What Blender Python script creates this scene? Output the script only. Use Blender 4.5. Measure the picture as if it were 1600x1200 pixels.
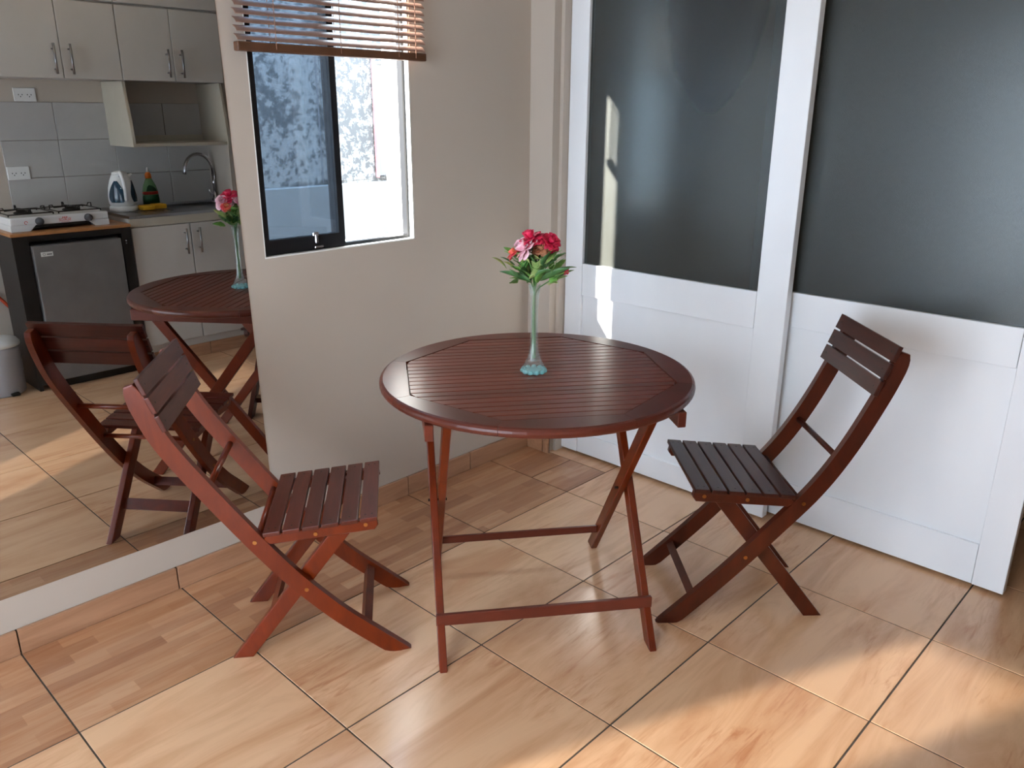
import bpy, bmesh, math, random
from mathutils import Vector, Matrix
random.seed(7)
for o in list(bpy.data.objects): bpy.data.objects.remove(o)
S = bpy.context.scene
COL = S.collection
PI = math.pi

# ---------------------------------------------------------------- camera, sky, sun, exposure
cd = bpy.data.cameras.new('camera'); cam = bpy.data.objects.new('camera', cd); COL.objects.link(cam)
_r = Vector((0.72205, 0.69183, 0.00397)); _u = Vector((-0.22332, 0.22764, 0.94779)); _w = Vector((-0.65481, 0.68524, -0.31887))
_m = Matrix(((_r.x, _u.x, -_w.x), (_r.y, _u.y, -_w.y), (_r.z, _u.z, -_w.z))).to_4x4()
_m.translation = Vector((2.254, -0.42, 1.406))
cam.matrix_world = _m
cd.sensor_width = 36; cd.lens = 1265.4 / 1600 * 36; cd.clip_start = 0.02; cd.clip_end = 100
S.camera = cam
S.view_settings.view_transform = 'Standard'; S.view_settings.look = 'None'
S.view_settings.exposure = 1.42; S.view_settings.gamma = 1.0; S.view_settings.use_curve_mapping = False
S.cycles.caustics_refractive = False; S.cycles.sample_clamp_indirect = 8.0; S.cycles.blur_glossy = 1.0
wd = bpy.data.worlds.new('sky'); S.world = wd; wd.use_nodes = True
_bg = wd.node_tree.nodes['Background']; _bg.inputs[0].default_value = (0.62, 0.81, 1.0, 1); _bg.inputs[1].default_value = 8.0
sl = bpy.data.lights.new('sun', 'SUN'); sl.energy = 24; sl.color = (1.0, 0.94, 0.85); sl.angle = math.radians(1.1)
sun = bpy.data.objects.new('sun', sl); COL.objects.link(sun)
sun.rotation_euler = Vector((0.44, 1.0, -0.53)).to_track_quat('-Z', 'Y').to_euler()

wl = bpy.data.lights.new('window_fill', 'AREA'); wl.shape = 'RECTANGLE'; wl.size = 1.73; wl.size_y = 1.58; wl.energy = 34; wl.color = (0.84, 0.92, 1.0)
wlo = bpy.data.objects.new('window_fill', wl); COL.objects.link(wlo)      # added area lamp standing in for daylight through the unseen rear window's curtain
wlo.location = (1.475, -1.545, 1.06); wlo.rotation_euler = (math.radians(90), 0, math.radians(180))

# ---------------------------------------------------------------- node helpers
def lin(c):
    return tuple(((v/255)/12.92 if v/255 <= .04045 else ((v/255+.055)/1.055)**2.4) for v in c) + (1,)
class N:
    def __init__(s, name):
        s.m = bpy.data.materials.new(name); s.m.use_nodes = True
        s.t = s.m.node_tree; s.b = s.t.nodes['Principled BSDF']; s.out = s.t.nodes['Material Output']
    def n(s, typ, **kw):
        nd = s.t.nodes.new(typ)
        for k, v in kw.items():
            if hasattr(nd, k) and k not in ('Scale',): setattr(nd, k, v)
        return nd
    def l(s, a, b): s.t.links.new(a, b)
    def set(s, **kw):
        for k, v in kw.items():
            s.b.inputs[k.replace('_', ' ')].default_value = v
        return s
    def coord(s, scale=(1, 1, 1), kind='Object', rand=0.0, rot=(0, 0, 0)):
        tc = s.n('ShaderNodeTexCoord'); mp = s.n('ShaderNodeMapping')
        mp.inputs['Scale'].default_value = scale; mp.inputs['Rotation'].default_value = rot
        src = tc.outputs[kind]
        if rand:
            oi = s.n('ShaderNodeObjectInfo'); mu = s.n('ShaderNodeVectorMath', operation='SCALE')
            cx = s.n('ShaderNodeCombineXYZ')
            m1 = s.math('MULTIPLY', oi.outputs['Random'], rand); m2 = s.math('MULTIPLY', oi.outputs['Random'], rand*3.7)
            s.l(m1, cx.inputs[0]); s.l(m2, cx.inputs[1]); s.l(m1, cx.inputs[2])
            ad = s.n('ShaderNodeVectorMath', operation='ADD'); s.l(src, ad.inputs[0]); s.l(cx.outputs[0], ad.inputs[1])
            src = ad.outputs[0]
        s.l(src, mp.inputs['Vector'])
        return mp.outputs[0]
    def math(s, op, a, b=None):
        nd = s.n('ShaderNodeMath', operation=op)
        for i, v in enumerate((a, b)):
            if v is None: continue
            if hasattr(v, 'links') or hasattr(v, 'is_linked'): s.l(v, nd.inputs[i])
            else: nd.inputs[i].default_value = v
        return nd.outputs[0]
    def noise(s, vec, scale, detail=4, rough=.55, dist=0):
        nd = s.n('ShaderNodeTexNoise'); s.l(vec, nd.inputs['Vector'])
        nd.inputs['Scale'].default_value = scale; nd.inputs['Detail'].default_value = detail
        nd.inputs['Roughness'].default_value = rough; nd.inputs['Distortion'].default_value = dist
        return nd.outputs['Fac']
    def ramp(s, fac, stops, interp='LINEAR'):
        nd = s.n('ShaderNodeValToRGB'); s.l(fac, nd.inputs[0]); cr = nd.color_ramp; cr.interpolation = interp
        while len(cr.elements) < len(stops): cr.elements.new(.5)
        for e, (p, c) in zip(cr.elements, stops): e.position = p; e.color = c
        return nd.outputs[0]
    def mix(s, fac, a, b, blend='MIX'):
        nd = s.n('ShaderNodeMix', data_type='RGBA', blend_type=blend)
        if hasattr(fac, 'is_linked'): s.l(fac, nd.inputs[0])
        else: nd.inputs[0].default_value = fac
        for i, v in ((6, a), (7, b)):
            if hasattr(v, 'is_linked'): s.l(v, nd.inputs[i])
            else: nd.inputs[i].default_value = v
        return nd.outputs[2]
    def bump(s, h, strength=.2, dist=.002):
        nd = s.n('ShaderNodeBump'); nd.inputs['Strength'].default_value = strength; nd.inputs['Distance'].default_value = dist
        s.l(h, nd.inputs['Height']); s.l(nd.outputs[0], s.b.inputs['Normal'])
        return nd
    def base(s, o): s.l(o, s.b.inputs['Base Color']); return s

def plain(name, c, rough=.5, metal=0, coat=0, noise=0.0, nscale=8, **kw):
    m = N(name); m.set(Roughness=rough, Metallic=metal); m.b.inputs['Coat Weight'].default_value = coat
    if noise:
        f = m.noise(m.coord(), nscale, 5)
        d = tuple(v*(1-noise) for v in c[:3]) + (1,); e = tuple(min(1, v*(1+noise*.6)) for v in c[:3]) + (1,)
        m.base(m.ramp(f, [(.3, d), (.7, e)]))
    else: m.set(Base_Color=c)
    m.set(**kw)
    return m.m

# walls / paint
def wall_mat(name, c, amt=.05):
    m = N(name); v = m.coord(); f = m.noise(v, 1.4, 4); g = m.noise(v, 130, 3)
    m.base(m.ramp(f, [(.25, tuple(x*(1-amt) for x in c[:3])+(1,)), (.75, c)])); m.set(Roughness=.62); m.bump(g, .12, .001)
    return m.m
M = {}
M['wall'] = wall_mat('beige_wall_paint', lin((192, 180, 167)))
M['ceiling'] = wall_mat('ceiling_paint', lin((196, 192, 184)))
M['reveal'] = plain('white_reveal', lin((235, 235, 232)), .6, noise=.03)
def door_paint():
    m = N('white_door_enamel'); v = m.coord((1, 1, .35)); f = m.noise(v, 3, 3); g = m.noise(m.coord((60, 60, 6)), 1, 4); g2 = m.noise(m.coord(), 9, 3)
    m.base(m.ramp(f, [(.3, lin((228, 230, 234))), (.7, lin((238, 240, 242)))])); m.set(Roughness=.28)
    m.b.inputs['Coat Weight'].default_value = .3; m.b.inputs['Coat Roughness'].default_value = .2
    m.bump(m.math('ADD', m.math('MULTIPLY', g, .25), g2), .35, .002)
    return m.m
M['door'] = door_paint()
# mahogany
def wood(name, dark, light, stretch, rough=.25):
    m = N(name); v = m.coord(stretch, rand=3.0); f = m.noise(v, 1.0, 8, .62, .6); k = m.noise(m.coord((3, 3, 3), rand=5), 1.5, 2)
    oi = m.n('ShaderNodeObjectInfo')
    c = m.ramp(f, [(.28, dark), (.72, light)])
    c = m.mix(m.math('MULTIPLY', k, .25), c, dark)
    hs = m.n('ShaderNodeHueSaturation'); m.l(c, hs.inputs['Color'])
    vv = m.math('ADD', m.math('MULTIPLY', oi.outputs['Random'], .4), .82); m.l(vv, hs.inputs['Value'])
    m.base(hs.outputs[0]); m.set(Roughness=rough)
    m.b.inputs['Specular IOR Level'].default_value = .34
    m.bump(f, .05, .001)
    return m.m
WD, WL = lin((98, 49, 38)), lin((128, 52, 30))
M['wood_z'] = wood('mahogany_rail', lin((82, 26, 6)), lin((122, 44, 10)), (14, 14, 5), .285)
M['wood_z_dark'] = wood('mahogany_rail_darker', lin((52, 20, 10)), lin((84, 31, 14)), (14, 14, 5), .285)  # darker copies of the rail and slat wood, for the right chair
M['wood_y_dark'] = wood('mahogany_slat_darker', lin((44, 19, 14)), lin((72, 32, 21)), (60, 6, 60), .285)
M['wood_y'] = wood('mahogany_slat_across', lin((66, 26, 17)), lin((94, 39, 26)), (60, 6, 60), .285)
M['wood_top'] = wood('mahogany_table_slat', WD, lin((122, 56, 38)), (5, 45, 45), .28)
M['wood_rim'] = wood('mahogany_table_rim', lin((86, 38, 26)), lin((102, 46, 32)), (14, 14, 30), .28)
M['brass'] = plain('brass_bolt', lin((170, 120, 70)), .3, 1)
M['screw'] = plain('screw_dark', lin((30, 18, 15)), .4, .5)
# floor tiles
def tile_light():
    m = N('light_wood_print_tile'); v = m.coord((9, 1.6, 1), rand=9.0); f = m.noise(v, 1.0, 7, .6, 1.2)
    v2 = m.coord((30, 3.5, 1), rand=9.0); g = m.noise(v2, 1.2, 6, .65, 1.5); patch = m.noise(m.coord((3.2, 2.0, 1), rand=7.0), 1.6, 2)
    a = m.ramp(f, [(.30, lin((202, 149, 108))), (.58, lin((228, 183, 143)))])
    st = m.ramp(g, [(.50, (1, 1, 1, 1)), (.68, lin((206, 154, 116)))])
    pm = m.ramp(patch, [(.46, (0, 0, 0, 1)), (.62, (1, 1, 1, 1))])
    c = m.mix(m.math('MULTIPLY', pm, .6), a, st, 'MULTIPLY')
    m.base(c); m.set(Roughness=.3); m.b.inputs['Specular IOR Level'].default_value = .55
    m.b.inputs['Coat Weight'].default_value = .35; m.b.inputs['Coat Roughness'].default_value = .16
    m.bump(m.noise(m.coord(), 14, 3), .05, .002)
    return m.m
def tile_parquet():
    m = N('parquet_print_tile'); tc = m.coord((1, 1, 1), rot=(0, 0, PI/2), rand=4.05)
    br = m.n('ShaderNodeTexBrick'); m.l(tc, br.inputs['Vector'])
    br.inputs['Scale'].default_value = 1; br.inputs['Brick Width'].default_value = .21; br.inputs['Row Height'].default_value = .046
    br.inputs['Mortar Size'].default_value = 0; br.inputs['Color1'].default_value = (0, 0, 0, 1); br.inputs['Color2'].default_value = (1, 1, 1, 1)
    br.inputs['Bias'].default_value = 0; br.offset = .37; br.squash = 1
    g = m.noise(m.coord((45, 4, 1), rand=4.0), 1.0, 7, .6, .8)
    c = m.ramp(br.outputs['Color'], [(0, lin((168, 118, 86))), (.5, lin((190, 142, 106))), (1, lin((206, 160, 124)))])
    st = m.ramp(g, [(.35, lin((236, 214, 194))), (.6, (1, 1, 1, 1))])
    m.base(m.mix(.8, c, st, 'MULTIPLY')); m.set(Roughness=.3)
    m.b.inputs['Coat Weight'].default_value = .35; m.b.inputs['Coat Roughness'].default_value = .16
    return m.m
M['tile'] = tile_light(); M['tile_parquet'] = tile_parquet()
M['grout'] = plain('grey_grout', lin((78, 70, 62)), .9, noise=.2, nscale=30)
def skirt():
    m = N('skirting_tile_print'); g = m.noise(m.coord((30, 3, 30), rand=5), 1, 6, .6, .8)
    m.base(m.ramp(g, [(.35, lin((164, 120, 90))), (.65, lin((186, 142, 110)))])); m.set(Roughness=.35); return m.m
M['skirt'] = skirt()
# glass
def frosted():
    m = N('frosted_glass'); v = m.coord(); n1 = m.noise(v, 260, 2)
    bp = m.n('ShaderNodeBump'); bp.inputs['Strength'].default_value = .35; bp.inputs['Distance'].default_value = .0006; m.l(n1, bp.inputs['Height'])
    g = m.n('ShaderNodeBsdfGlass'); g.inputs['Color'].default_value = (.90, .94, .93, 1); g.inputs['Roughness'].default_value = .16; g.inputs['IOR'].default_value = 1.3
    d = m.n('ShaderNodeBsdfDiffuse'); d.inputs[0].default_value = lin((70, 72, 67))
    gl = m.n('ShaderNodeBsdfGlossy'); gl.inputs['Roughness'].default_value = .36; gl.inputs[0].default_value = (.9, .95, 1, 1)
    for q in (g, d, gl): m.l(bp.outputs[0], q.inputs['Normal'])
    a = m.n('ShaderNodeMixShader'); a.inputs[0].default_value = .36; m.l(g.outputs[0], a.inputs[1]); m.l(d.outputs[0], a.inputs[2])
    b = m.n('ShaderNodeMixShader'); b.inputs[0].default_value = .035; m.l(a.outputs[0], b.inputs[1]); m.l(gl.outputs[0], b.inputs[2])
    m.l(b.outputs[0], m.out.inputs[0]); return m.m
M['frost'] = frosted()
def pane(name, tint, gl=.06):
    m = N(name); t = m.n('ShaderNodeBsdfTransparent'); t.inputs[0].default_value = tint
    g = m.n('ShaderNodeBsdfGlossy'); g.inputs['Roughness'].default_value = .03
    lwn = m.n('ShaderNodeLayerWeight'); lwn.inputs[0].default_value = .5; lwm = m.math('ADD', m.math('MULTIPLY', m.math('POWER', lwn.outputs['Facing'], 4.0), .6), .04)
    mx = m.n('ShaderNodeMixShader'); m.l(lwm, mx.inputs[0]); m.l(t.outputs[0], mx.inputs[1]); m.l(g.outputs[0], mx.inputs[2])
    m.l(mx.outputs[0], m.out.inputs[0]); return m.m
M['pane'] = pane('tinted_window_glass', (.64, .68, .72, 1))
M['pane_far'] = pane('far_window_glass', (.8, .9, .95, 1))
M['mirror'] = plain('mirror_silver', (.55, .55, .545, 1), .0, 1)
M['black_alu'] = plain('black_aluminium', lin((14, 15, 20)), .45, .2, noise=.1)
M['steel'] = plain('brushed_steel', lin((150, 150, 152)), .3, 1, noise=.06)
M['chrome'] = plain('chrome', lin((200, 200, 205)), .12, 1)
M['cabinet'] = plain('white_cabinet_laminate', lin((194, 190, 184)), .35, noise=.02)
M['cab_edge'] = plain('cream_board_edge', lin((184, 176, 160)), .5, noise=.05)
M['ktile'] = plain('glazed_wall_tile', lin((184, 181, 178)), .25, noise=.03)
M['kgrout'] = plain('wall_grout', lin((150, 138, 128)), .9, noise=.1)
M['plastic_white'] = plain('white_plastic', lin((225, 225, 222)), .35, noise=.01)
M['fridge'] = plain('dull_silver', lin((128, 127, 126)), .42, .45, noise=.16, nscale=5)
M['enamel'] = plain('white_enamel', lin((222, 222, 220)), .25, noise=.02)
M['black'] = plain('black_paint', lin((18, 17, 18)), .45, noise=.15)
M['iron'] = plain('black_iron', lin((22, 20, 20)), .5, .4, noise=.1)
M['knob'] = plain('grey_knob', lin((70, 70, 74)), .45)
M['pine'] = plain('varnished_pine', lin((176, 122, 74)), .4, noise=.18, nscale=14)
M['red_print'] = plain('red_print', lin((200, 60, 45)), .5)
M['label_white'] = plain('label_white', lin((220, 220, 214)), .5)
M['ink'] = plain('dark_print', lin((30, 30, 34)), .5)
M['kettle_blue'] = plain('dark_blue_window', lin((28, 58, 78)), .15, noise=.05)
M['soap'] = plain('pale_green_bottle', lin((120, 165, 120)), .2, noise=.05)
M['soap_label'] = plain('green_label', lin((14, 70, 34)), .4)
M['orange'] = plain('orange_cap', lin((226, 120, 40)), .4)
M['sponge'] = plain('yellow_sponge', lin((214, 160, 30)), .9, noise=.15, nscale=60)
M['grey_bin'] = plain('light_grey_bin', lin((170, 172, 178)), .4, noise=.03)
M['hose'] = plain('orange_rubber', lin((190, 70, 36)), .5)
M['blind'] = plain('blind_slat_wood', lin((150, 118, 104)), .35, noise=.08, nscale=20)
M['bamboo'] = plain('blind_bottom_rail', lin((92, 58, 36)), .45, noise=.25, nscale=16)
M['cord'] = plain('blind_cord', lin((150, 110, 88)), .8)
M['navy'] = plain('navy_cloth', lin((28, 44, 78)), .9, noise=.2)
M['green_stem'] = plain('stem_green', lin((84, 128, 60)), .55, noise=.2)
def leafm(name, a, b):
    m = N(name); f = m.noise(m.coord(rand=3), 30, 4); m.base(m.ramp(f, [(.3, a), (.7, b)])); m.set(Roughness=.5); return m.m
M['leaf'] = leafm('leaf_green', lin((70, 124, 50)), lin((128, 178, 84)))
M['leaf_dark'] = leafm('leaf_dark_green', lin((58, 98, 58)), lin((96, 140, 82)))
M['leaf_pale'] = leafm('leaf_pale_green', lin((120, 160, 80)), lin((190, 200, 130)))
M['petal_red'] = leafm('petal_crimson', lin((196, 16, 60)), lin((232, 44, 90)))
M['petal_pink'] = leafm('petal_pink', lin((236, 160, 180)), lin((246, 214, 220)))
M['petal_coral'] = leafm('petal_coral', lin((226, 50, 90)), lin((244, 130, 80)))
M['petal_buff'] = leafm('petal_buff', lin((170, 100, 70)), lin((214, 160, 120)))
def thin_glass(name, tint, body, amt, fres=1.5):
    m = N(name); t = m.n('ShaderNodeBsdfTransparent'); t.inputs[0].default_value = tint
    g = m.n('ShaderNodeBsdfGlossy'); g.inputs['Roughness'].default_value = .04
    lwn = m.n('ShaderNodeLayerWeight'); lwn.inputs[0].default_value = .5; lwm = m.math('ADD', m.math('MULTIPLY', m.math('POWER', lwn.outputs['Facing'], 3.0), .55), .04)
    mx = m.n('ShaderNodeMixShader'); m.l(lwm, mx.inputs[0]); m.l(t.outputs[0], mx.inputs[1]); m.l(g.outputs[0], mx.inputs[2])
    d = m.n('ShaderNodeBsdfTranslucent'); d.inputs[0].default_value = body; df = m.n('ShaderNodeBsdfDiffuse'); df.inputs[0].default_value = body
    dd = m.n('ShaderNodeMixShader'); m.l(d.outputs[0], dd.inputs[1]); m.l(df.outputs[0], dd.inputs[2])
    m2 = m.n('ShaderNodeMixShader'); m2.inputs[0].default_value = amt; m.l(mx.outputs[0], m2.inputs[1]); m.l(dd.outputs[0], m2.inputs[2])
    m.l(m2.outputs[0], m.out.inputs[0]); return m.m
M['vase'] = thin_glass('clear_glass', (.97, .995, .985, 1), (.8, .9, .88, 1), .10, 1.4)
M['vase_foot'] = thin_glass('aqua_glass', (.66, .93, .95, 1), (.6, .95, .97, 1), .40, 1.45)
def ext_wall():
    m = N('weathered_plaster'); v = m.coord(); f = m.noise(v, 24, 10, .78, .3); g = m.noise(v, 2, 3)
    th = m.ramp(m.math('ADD', m.math('MULTIPLY', f, .75), m.math('MULTIPLY', g, .25)), [(.475, (0, 0, 0, 1)), (.505, (1, 1, 1, 1))])
    m.base(m.mix(th, lin((84, 87, 90)), lin((138, 141, 143)))); m.set(Roughness=.85); m.bump(f, .3, .004); return m.m
M['ext'] = ext_wall()
M['ext_smooth'] = wall_mat('smooth_plaster', lin((128, 131, 133)))
M['ext_white'] = wall_mat('whitewash', lin((150, 152, 153)))
M['ext_frame'] = plain('grey_steel_frame', lin((120, 122, 128)), .5, .2)
M['ext_red'] = plain('faded_red_edge', lin((190, 120, 120)), .7, noise=.1)
def curtain():
    m = N('sheer_curtain'); tr = m.n('ShaderNodeBsdfTranslucent'); tr.inputs[0].default_value = (.80, .86, .94, 1)
    df = m.n('ShaderNodeBsdfDiffuse'); df.inputs[0].default_value = (.76, .80, .86, 1)
    a = m.n('ShaderNodeMixShader'); a.inputs[0].default_value = .08; m.l(df.outputs[0], a.inputs[1]); m.l(tr.outputs[0], a.inputs[2])
    m.l(a.outputs[0], m.out.inputs[0]); return m.m
M['curtain'] = curtain()
M['pane_back'] = pane('grey_tinted_glass', (.28, .28, .28, 1))
M['pane_clear'] = pane('clear_window_glass', (.93, .95, .95, 1))

# ---------------------------------------------------------------- mesh helpers
def link(name, bm, mat, parent=None, smooth=False, loc=None):
    bmesh.ops.recalc_face_normals(bm, faces=bm.faces)
    me = bpy.data.meshes.new(name); bm.to_mesh(me); bm.free()
    me.materials.append(mat)
    if smooth:
        for p in me.polygons: p.use_smooth = True
    o = bpy.data.objects.new(name, me); COL.objects.link(o)
    if parent: o.parent = parent
    if loc: o.location = loc
    return o
def addbox(bm, x0, x1, y0, y1, z0, z1, bev=0.0, seg=1, mat=None):
    g = bmesh.ops.create_cube(bm, size=1)['verts']
    for v in g:
        v.co = Vector(((x0+x1)/2 + v.co.x*(x1-x0), (y0+y1)/2 + v.co.y*(y1-y0), (z0+z1)/2 + v.co.z*(z1-z0)))
    if bev:
        es = {e for v in g for e in v.link_edges}
        r = bmesh.ops.bevel(bm, geom=list(es), offset=bev, segments=seg, affect='EDGES', profile=.6)
        g = list({v for f in r['faces'] for v in f.verts} | {v for v in g if v.is_valid})
    if mat is not None:
        for v in g: v.co = mat @ v.co
    return g
def box(name, x0, x1, y0, y1, z0, z1, mat, parent=None, bev=0.0, seg=1, xf=None):
    bm = bmesh.new(); addbox(bm, x0, x1, y0, y1, z0, z1, bev, seg, xf)
    return link(name, bm, mat, parent)
def addprism(bm, pts, axis, a, b, bev=0.0, seg=2):
    """extrude outline pts (2D) along axis from a to b. axis 'y': pts=(x,z); 'z': (x,y); 'x': (y,z)"""
    def P(p, t):
        return {'y': (p[0], t, p[1]), 'z': (p[0], p[1], t), 'x': (t, p[0], p[1])}[axis]
    A = [bm.verts.new(P(p, a)) for p in pts]; B = [bm.verts.new(P(p, b)) for p in pts]
    n = len(pts); fs = [bm.faces.new(A), bm.faces.new(B[::-1])]
    for i in range(n): bm.faces.new((A[i], A[(i+1) % n], B[(i+1) % n], B[i]))
    if bev:
        es = {e for f in fs for e in f.edges}
        bmesh.ops.bevel(bm, geom=list(es), offset=bev, segments=seg, affect='EDGES', profile=.6)
def addlathe(bm, prof, seg=24, c=(0, 0, 0), cap=True, wav=None):
    rings = []
    for k, (r, z) in enumerate(prof):
        ring = []
        for i in range(seg):
            a = 2*PI*i/seg; rr = r
            if wav: rr = r*(1 + wav[k]*math.cos(8*a))
            ring.append(bm.verts.new((c[0]+rr*math.cos(a), c[1]+rr*math.sin(a), c[2]+z)))
        rings.append(ring)
    for a, b in zip(rings, rings[1:]):
        for i in range(seg): bm.faces.new((a[i], a[(i+1) % seg], b[(i+1) % seg], b[i]))
    if cap: bm.faces.new(rings[0][::-1]); bm.faces.new(rings[-1])
def addtube(bm, pts, r, seg=8, cap=True):
    pts = [Vector(p) for p in pts]; rings = []; prev = None
    for i, p in enumerate(pts):
        t = (pts[min(i+1, len(pts)-1)] - pts[max(i-1, 0)]).normalized()
        if prev is None:
            n = t.orthogonal().normalized()
        else: n = (prev - t*prev.dot(t)).normalized()
        prev = n; b = t.cross(n); rr = r[i] if isinstance(r, (list, tuple)) else r
        rings.append([bm.verts.new(p + (n*math.cos(2*PI*k/seg) + b*math.sin(2*PI*k/seg))*rr) for k in range(seg)])
    for a, b in zip(rings, rings[1:]):
        for i in range(seg): bm.faces.new((a[i], a[(i+1) % seg], b[(i+1) % seg], b[i]))
    if cap: bm.faces.new(rings[0][::-1]); bm.faces.new(rings[-1])
def tube(name, pts, r, mat, parent=None, seg=10):
    bm = bmesh.new(); addtube(bm, pts, r, seg); return link(name, bm, mat, parent, smooth=True)
def spline(P, n=6):
    out = []
    P = [P[0]] + list(P) + [P[-1]]
    for i in range(1, len(P)-2):
        p0, p1, p2, p3 = [Vector(q) for q in P[i-1:i+3]]
        for k in range(n):
            t = k/n
            out.append(.5*((2*p1) + (p2-p0)*t + (2*p0-5*p1+4*p2-p3)*t*t + (3*p1-p0-3*p2+p3)*t**3))
    out.append(Vector(P[-1])); return out
def empty(name, loc, rz=0, label=None, cat=None, group=None):
    o = bpy.data.objects.new(name, None); COL.objects.link(o); o.location = loc; o.rotation_euler = (0, 0, rz)
    o.empty_display_size = .05
    return tag(o, label, cat, group)
def tag(o, label=None, cat=None, group=None, kind=None):
    if label: o['label'] = label
    if cat: o['category'] = cat
    if group: o['group'] = group
    if kind: o['kind'] = kind
    return o
def struct(o, label=None): o['kind'] = 'structure'; return tag(o, label)

# ---------------------------------------------------------------- room shell
XR, YB, ZC = 2.88, -1.60, 2.45
YD = 2.11
DEEP = 4.6
# floor: grout slab with tiles as children
fl = struct(box('floor', -.15, XR+.2, YB-.15, DEEP, -.05, -.0016, M['grout']), 'floor slab with grey grout under glazed wood-print tiles')
def tile_mesh(w, d):
    bm = bmesh.new(); addbox(bm, -w/2, w/2, -d/2, d/2, -.012, 0.0)
    top = [e for e in bm.edges if all(abs(v.co.z) < 1e-6 for v in e.verts)]
    bmesh.ops.bevel(bm, geom=top, offset=.0006, segments=1, affect='EDGES')
    me = bpy.data.meshes.new('floor_tile'); bm.to_mesh(me); bm.free(); return me
G = .0045; cache = {}
def put_tile(x0, x1, y0, y1, mat, name='floor_tile'):
    k = (round(x1-x0, 3), round(y1-y0, 3), mat.name)
    if k not in cache:
        cache[k] = tile_mesh(x1-x0-G, y1-y0-G); cache[k].materials.append(mat)
    o = bpy.data.objects.new(name, cache[k]); COL.objects.link(o); o.parent = fl; o.location = ((x0+x1)/2, (y0+y1)/2, 0)
X0, TX = .431, .4477
for k in range(-4, 4):
    put_tile(0, X0, .45*k, .45*k+.45, M['tile_parquet'])
put_tile(0, .245, 1.80, 2.045, M['tile_parquet']); put_tile(.245, X0, 1.80, 2.045, M['tile_parquet'])
put_tile(.115, X0, 2.045, 2.25, M['tile'])
for i in range(6):
    for k in range(-4, 10):
        a, b = X0+TX*i, X0+TX*(i+1)
        put_tile(a, b, .45*k, .45*k+.45, M['tile'])
ceil = struct(box('ceiling', -.15, XR+.2, YB-.15, DEEP+.15, ZC, ZC+.12, M['ceiling']))
# left wall with the window hole
WY0, WY1, WZ0, WZ1 = .843, 1.434, .975, 2.0
bm = bmesh.new()
addbox(bm, -.14, 0, YB-.15, WY0, -.05, ZC); addbox(bm, -.14, 0, WY1, DEEP+.15, -.05, ZC)
addbox(bm, -.14, 0, WY0, WY1, -.05, WZ0); addbox(bm, -.14, 0, WY0, WY1, WZ1, ZC)
struct(link('wall_left', bm, M['wall']))
# stub wall beside the sliding doors
struct(box('wall_corner', 0, .118, 2.035, 2.09, 0, ZC, M['wall']), 'narrow beige wall strip between the corner and the sliding doors')
struct(box('trim_1', .118, .134, 2.075, 2.20, 0, ZC, M['wall']), 'beige door jamb beside the left sliding door')
# header above sliding doors, right pier side and hidden room behind
struct(box('wall_back', .118, XR, 2.20, 2.30, 2.12, ZC, M['wall']))
struct(box('wall_far', -.14, XR+.2, DEEP, DEEP+.15, -.05, ZC, M['wall']))
bm = bmesh.new(); addbox(bm, 2.60, XR, 2.12, 2.26, 0, ZC)
struct(link('wall_pier', bm, M['wall']))
# rear wall (behind the camera) with its window
RX0, RX1, RZ0, RZ1 = .10, 2.35, .25, 1.86
bm = bmesh.new()
addbox(bm, 0, RX0, YB-.12, YB, -.05, ZC); addbox(bm, RX1, XR, YB-.12, YB, -.05, ZC)
addbox(bm, RX0, RX1, YB-.12, YB, -.05, RZ0); addbox(bm, RX0, RX1, YB-.12, YB, RZ1, ZC)
struct(link('wall_rear', bm, M['wall']))
kw = struct(box('wall_kitchen', XR, XR+.14, YB-.15, DEEP+.15, -.05, ZC, M['wall']))

# skirting tiles
sk = struct(box('baseboard_left', .0, .0015, YB, 2.035, .001, .074, M['grout']))
ys = [-1.6, -1.35, -.9, -.45, 0.0, .442, .90, 1.352, 1.68, 2.034]
for a, b in zip(ys, ys[1:]):
    box('skirting_tile', .0015, .012, a+.002, b-.002, .001, .075, M['skirt'], sk, .001)
sk2 = struct(box('baseboard_corner', .012, .134, 2.0335, 2.035, .001, .074, M['grout']))
box('skirting_tile', .013, .1, 2.024, 2.0335, .001, .078, M['skirt'], sk2, .001)
box('skirting_tile', .103, .133, 2.024, 2.0335, .001, .078, M['skirt'], sk2, .001)
sk3 = struct(box('baseboard_kitchen', XR-.0015, XR, YB, .78, .001, .074, M['grout']))
for k in range(5): box('skirting_tile', XR-.012, XR-.0015, YB+.45*k+.002, min(.78, YB+.45*k+.448), .001, .075, M['skirt'], sk3, .001)

# ---------------------------------------------------------------- rear window with sheer curtain
w3 = struct(empty('window_3', (0, YB-.06, 0)))
bm = bmesh.new()
for x in (RX0, RX1-.03, .93): addbox(bm, x, x+.03, -.02, .02, RZ0, RZ1)
for z in (RZ0, RZ1-.03): addbox(bm, RX0, RX1, -.018, .018, z, z+.03)
link('frame', bm, M['black_alu'], w3)
box('pane', RX0+.03, .93, -.003, .003, RZ0+.03, RZ1-.03, M['pane_back'], w3)
box('pane', .96, RX1-.03, -.003, .003, RZ0+.03, RZ1-.03, M['pane_clear'], w3)
def curtain_panel(x0, x1, label):
    bm = bmesh.new(); n = 60; A = []; B = []
    for i in range(n+1):
        x = x0+(x1-x0)*i/n; y = YB+.03+.012*math.sin(i*.9)
        A.append(bm.verts.new((x, y, .2))); B.append(bm.verts.new((x, y, 2.0)))
    for i in range(n): bm.faces.new((A[i], A[i+1], B[i+1], B[i]))
    tag(link('curtain', bm, M['curtain'], smooth=True), label, 'curtain')
curtain_panel(.06, .27, 'narrow sheer curtain drawn to the wall side of the rear window')
curtain_panel(.60, 2.40, 'wide sheer curtain covering most of the rear window')

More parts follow.
